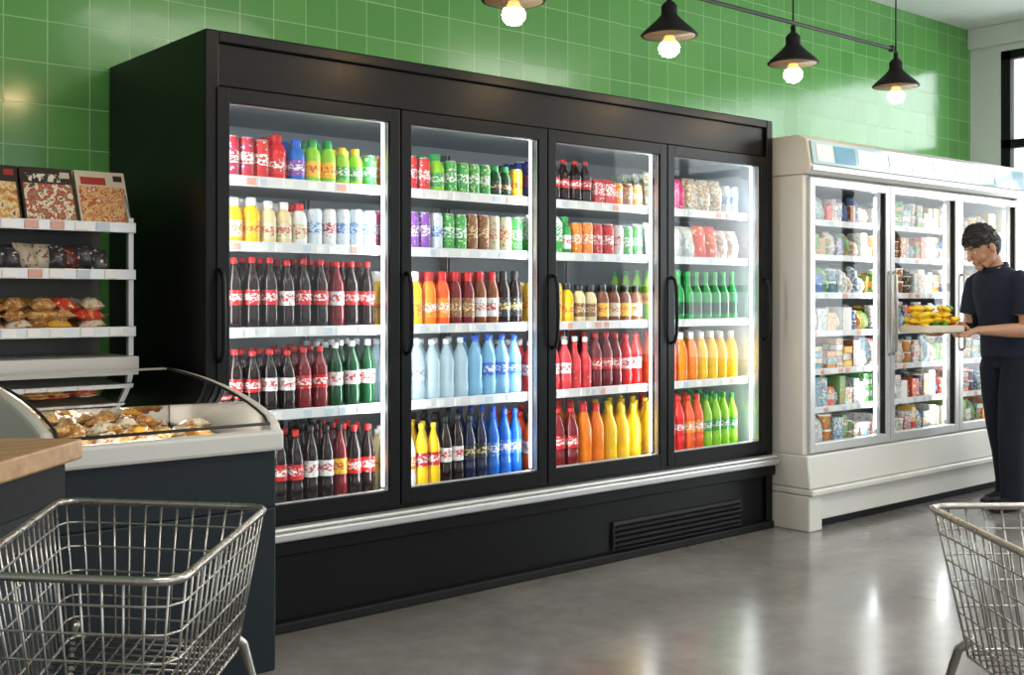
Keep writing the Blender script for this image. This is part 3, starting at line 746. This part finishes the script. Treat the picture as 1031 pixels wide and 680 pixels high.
def fn(c):
    if c.z < .055: return 3
    if c.z < .932: return 1
    if c.z < 1.196 and (abs(c.y) > .188 or c.x > .195): return 2
    if c.z > 1.484-.022*(c.x-.108)/.074 and abs(c.y) < .075: return 2
    return 0
remesh(a, 'body', .0065, 2, fn, [shirt, pants, skin, shoe], man)
ox = .075; oz = .016
for sd in (1, -1):
    a = Acc(); yc = .112*sd
    a.sweep([(.285+ox, yc+.022*sd, 1.085+oz), (.31+ox, yc+.012*sd, 1.080+oz), (.34+ox, yc+.004*sd, 1.070+oz), (.37+ox, yc, 1.058+oz), (.385+ox, yc, 1.054+oz)], [(.020, .028), (.019, .036), (.017, .041), (.015, .041), (.010, .036)], skin, 14)
    for k, ln in enumerate((.070, .078, .074, .058)):
        oy = (-.030+.020*k)*-sd
        p0 = Vector((.375+ox, yc+oy, 1.056+oz))
        a.sweep([p0-Vector((.02, 0, -.002)), p0, p0+Vector((ln*.45, 0, -.006)), p0+Vector((ln*.75, -.002*sd, -.004)), p0+Vector((ln, -.003*sd, .003))], [.009, .0092, .0085, .0078, .006], skin, 10)
    a.sweep([(.315+ox, yc-.022*sd, 1.082+oz), (.338+ox, yc-.030*sd, 1.108+oz), (.365+ox, yc-.030*sd, 1.130+oz), (.388+ox, yc-.028*sd, 1.130+oz)], [.013, .0115, .010, .007], skin, 10)
    remesh(a, 'hand_%s' % ('left' if sd > 0 else 'right'), .0028, 2, lambda c: 0, [skin], man)
HS = 1.10
R = Matrix.Rotation(math.radians(-14), 3, 'Z') @ Matrix.Rotation(math.radians(28), 3, 'Y'); HC = Vector((.190, -.004, 1.605))
def hp(x, y, z): return HC+(R @ Vector((x, y, z)))*HS
a = Acc()
def headsurf(kf, seg=36, rings=26, keep=None):
    vs = []; fs = []; dirs = []
    for i in range(rings+1):
        al = math.pi*(i+.001)/(rings+.002)
        for j in range(seg):
            b_ = TAU*j/seg; x, y, z = math.sin(al)*math.cos(b_), math.sin(al)*math.sin(b_), math.cos(al)
            dirs.append((x, y, z)); px, py, pz = x*.096, y*.074, z*.113
            if z < 0:
                py *= 1-.26*(-z)**1.4
                if x < 0: px *= 1-.45*(-z)
                else: px *= 1-.02*(-z)
            if x > .55 and abs(z) < .7: px *= .965
            k = kf(x, y, z) if callable(kf) else kf
            vs.append(hp(px*k, py*k, pz*k))
    for i in range(rings):
        for j in range(seg):
            j2 = (j+1) % seg; q = (i*seg+j, (i+1)*seg+j, (i+1)*seg+j2, i*seg+j2)
            if keep is None or all(keep(*dirs[t]) for t in q): fs.append(q)
    if keep is None:
        fs.append(tuple(range(seg))); fs.append(tuple(rings*seg+seg-1-k for k in range(seg)))
    return vs, fs
vs, fs = headsurf(1.0); a.add(vs, fs, skin, True)
a.sweep([hp(.086, 0, .022), hp(.094, 0, .004), hp(.107, 0, -.016), hp(.111, 0, -.026), hp(.094, 0, -.033)], [.008, .009, .013, .014, .009], skin, 10)
a.ball(hp(.083, 0, .030), (.013, .048, .010), skin, R=R); a.ball(hp(.078, 0, -.090), (.022, .030, .020), skin, R=R)
a.ball(hp(.088, 0, -.052), (.012, .026, .007), skin, R=R); a.ball(hp(.087, 0, -.064), (.012, .022, .008), skin, R=R)
for sd in (1, -1):
    a.ball(hp(-.004, .076*sd, -.008), (.019, .010, .033), skin, R=R)
    a.ball(hp(.052, .040*sd, -.032), (.026, .024, .034), skin, R=R)
    a.sweep([hp(-.005, .062*sd, -.03), hp(.02, .056*sd, -.068), hp(.06, .032*sd, -.088)], [.016, .018, .020], skin, 10)
a.sweep([(.10, 0, 1.47), (.135, 0, 1.53), (.165, 0, 1.59)], [.054, .054, .056], skin, 18)
lipc = hp(.097, 0, -.058)
remesh(a, 'head', .0035, 4, lambda c: 1 if (c-lipc).length < .016 else 0, [skin, lipm], man)
a = Acc(); eyew = M('eye_white', (.5, .45, .4), .3)
for sd in (1, -1):
    a.ball(hp(.080, .031*sd, .005), (.011, .012, .005), eyew, 12, 8, R)
    a.ball(hp(.0875, .032*sd, .004), (.004, .0055, .0045), eyem, 10, 6, R)
    a.sweep([hp(.0955, .014*sd, .030), hp(.0925, .032*sd, .036), hp(.079, .052*sd, .031)], [.002, .0035, .0015], hairm, 6)
a.build('eyes_brows', man)
def hk(x, y, z):
    return 1.035+.15*max(0, z)**1.2+(.05 if x > .1 and z > .4 else 0)-(.015 if z < -.2 else 0)
def hline(x, y, z):
    side = abs(y) > .55 and x > -.25
    return z > -.50+.95*x+(.35 if side and z < .2 else 0) and z > -.60
a = Acc(); vs, fs = headsurf(hk, 48, 40, keep=hline)
a.add(vs, fs, hairm, True)
def surf(x, y, z, k):
    l = math.sqrt(x*x+y*y+z*z); x, y, z = x/l, y/l, z/l
    px, py, pz = x*.096, y*.074, z*.113
    if z < 0:
        py *= 1-.26*(-z)**1.4
        if x < 0: px *= 1-.45*(-z)
    q = hk(x, y, z)*k
    return hp(px*q, py*q, pz*q)
for i in range(800):
    th = random.uniform(0, TAU); z = random.uniform(-.5, 1.0); rr = math.sqrt(max(0, 1-z*z)); x, y = rr*math.cos(th), rr*math.sin(th)
    if not hline(x, y, z-.08): continue
    if z > .35: dx, dy, dz = random.uniform(.10, .32), random.uniform(-.12, .12), random.uniform(-.06, .06)
    else: dx, dy, dz = random.uniform(-.04, .06), 0, -.13
    lift = random.uniform(1.0, 1.06) if z > .35 else random.uniform(.99, 1.012)
    p = [surf(x, y, z, .97), surf(x+dx*.5, y+dy*.5, z+dz*.5, lift), surf(x+dx, y+dy, z+dz, lift*.99)]
    a.sweep(p, [.007, .0055, .0015], hairm, 5)
a.build('hair', man)
a = Acc()
col = [Vector((.108+.074*math.cos(t), .072*math.sin(t), 1.484-.022*math.cos(t))) for t in [TAU*i/24 for i in range(24)]]
a.sweep(col, [(.015, .006)]*24, shirt, 8, True)
a.build('collar', man)

tr = empty('product_tray', MAN, MR)
a = Acc(); T0, T1, TW = .447, .745, .110
tw = M('tray_cardboard', (.62, .55, .42), .6)
zb = 1.0905
a.box(T0, T1, -TW, TW, zb, zb+.007, tw)
for q in ((T0, T0+.008, -TW, TW), (T1-.008, T1, -TW, TW), (T0+.008, T1-.008, -TW, -TW+.008), (T0+.008, T1-.008, TW-.008, TW)): a.box(*q, zb+.007, zb+.04, tw)
a.build('tray_base', tr, .002)
a = Acc()
yl = LB('pack_yellow', [(.85, .6, .03), (.80, .42, .02), (.5, .08, .03)], 18)
for q in range(4):
    for i in range(4):
        for j in range(3):
            if q >= 2 and random.random() < .25*(q-1): continue
            a.pillow((T0+.044+i*.070, -.068+j*.068, zb+.030+q*.034+random.uniform(0, .008)), (.070, random.uniform(-.02, .02), random.uniform(-.02, .02)), (random.uniform(-.01, .01), .066, random.uniform(-.01, .01)), (0, 0, .038), random.choice([yl, yl, yl, lgrn, PK[1]]), 5)
a.build('snack_packs', tr)

# ------------------------------------------------------------------ added ceiling fill lights + daylight
fill_tube = M('ceiling_fill_tube', (1, 1, 1), .5, emit=3, ecol=(1, .98, .94))
for i, (x, y) in enumerate(((.5, .6), (4.0, .6), (7.2, 1.2), (2.2, -2.2), (6.0, -2.2))):
    e = empty('ceiling_fill_fixture', (x, y, CZ))  # unseen fixtures, added to carry the room's fill light
    a = Acc(); a.box(-.8, .8, -.1, .1, -.07, 0, capw); a.box(-.77, .77, -.07, .07, -.078, -.07, fill_tube); a.build('housing', e)
    area('fill_lamp', (0, 0, -.09), (0, 0, -1), 1.5, .14, 44, (1, .95, .86), e)
area('daylight', (RX+.6, 1.3, 2.0), (-1, 0, -.1), 6.2, 2.8, 340, (.93, .97, 1))
w = bpy.data.worlds.new('sky'); S.world = w; w.use_nodes = True
w.node_tree.nodes['Background'].inputs[0].default_value = (.90, .95, 1, 1); w.node_tree.nodes['Background'].inputs[1].default_value = 2.0

# ------------------------------------------------------------------ camera
cd = bpy.data.cameras.new('camera'); co = bpy.data.objects.new('camera', cd); COL.objects.link(co)
co.location = (0, 0, 1.3); co.rotation_euler = (math.pi/2, 0, -math.radians(40.4))
cd.sensor_width = 36; cd.lens = 36*1136/1031; cd.shift_y = -41/1031; cd.clip_start = .05
S.camera = co
S.view_settings.view_transform = 'Standard'; S.view_settings.look = 'None'
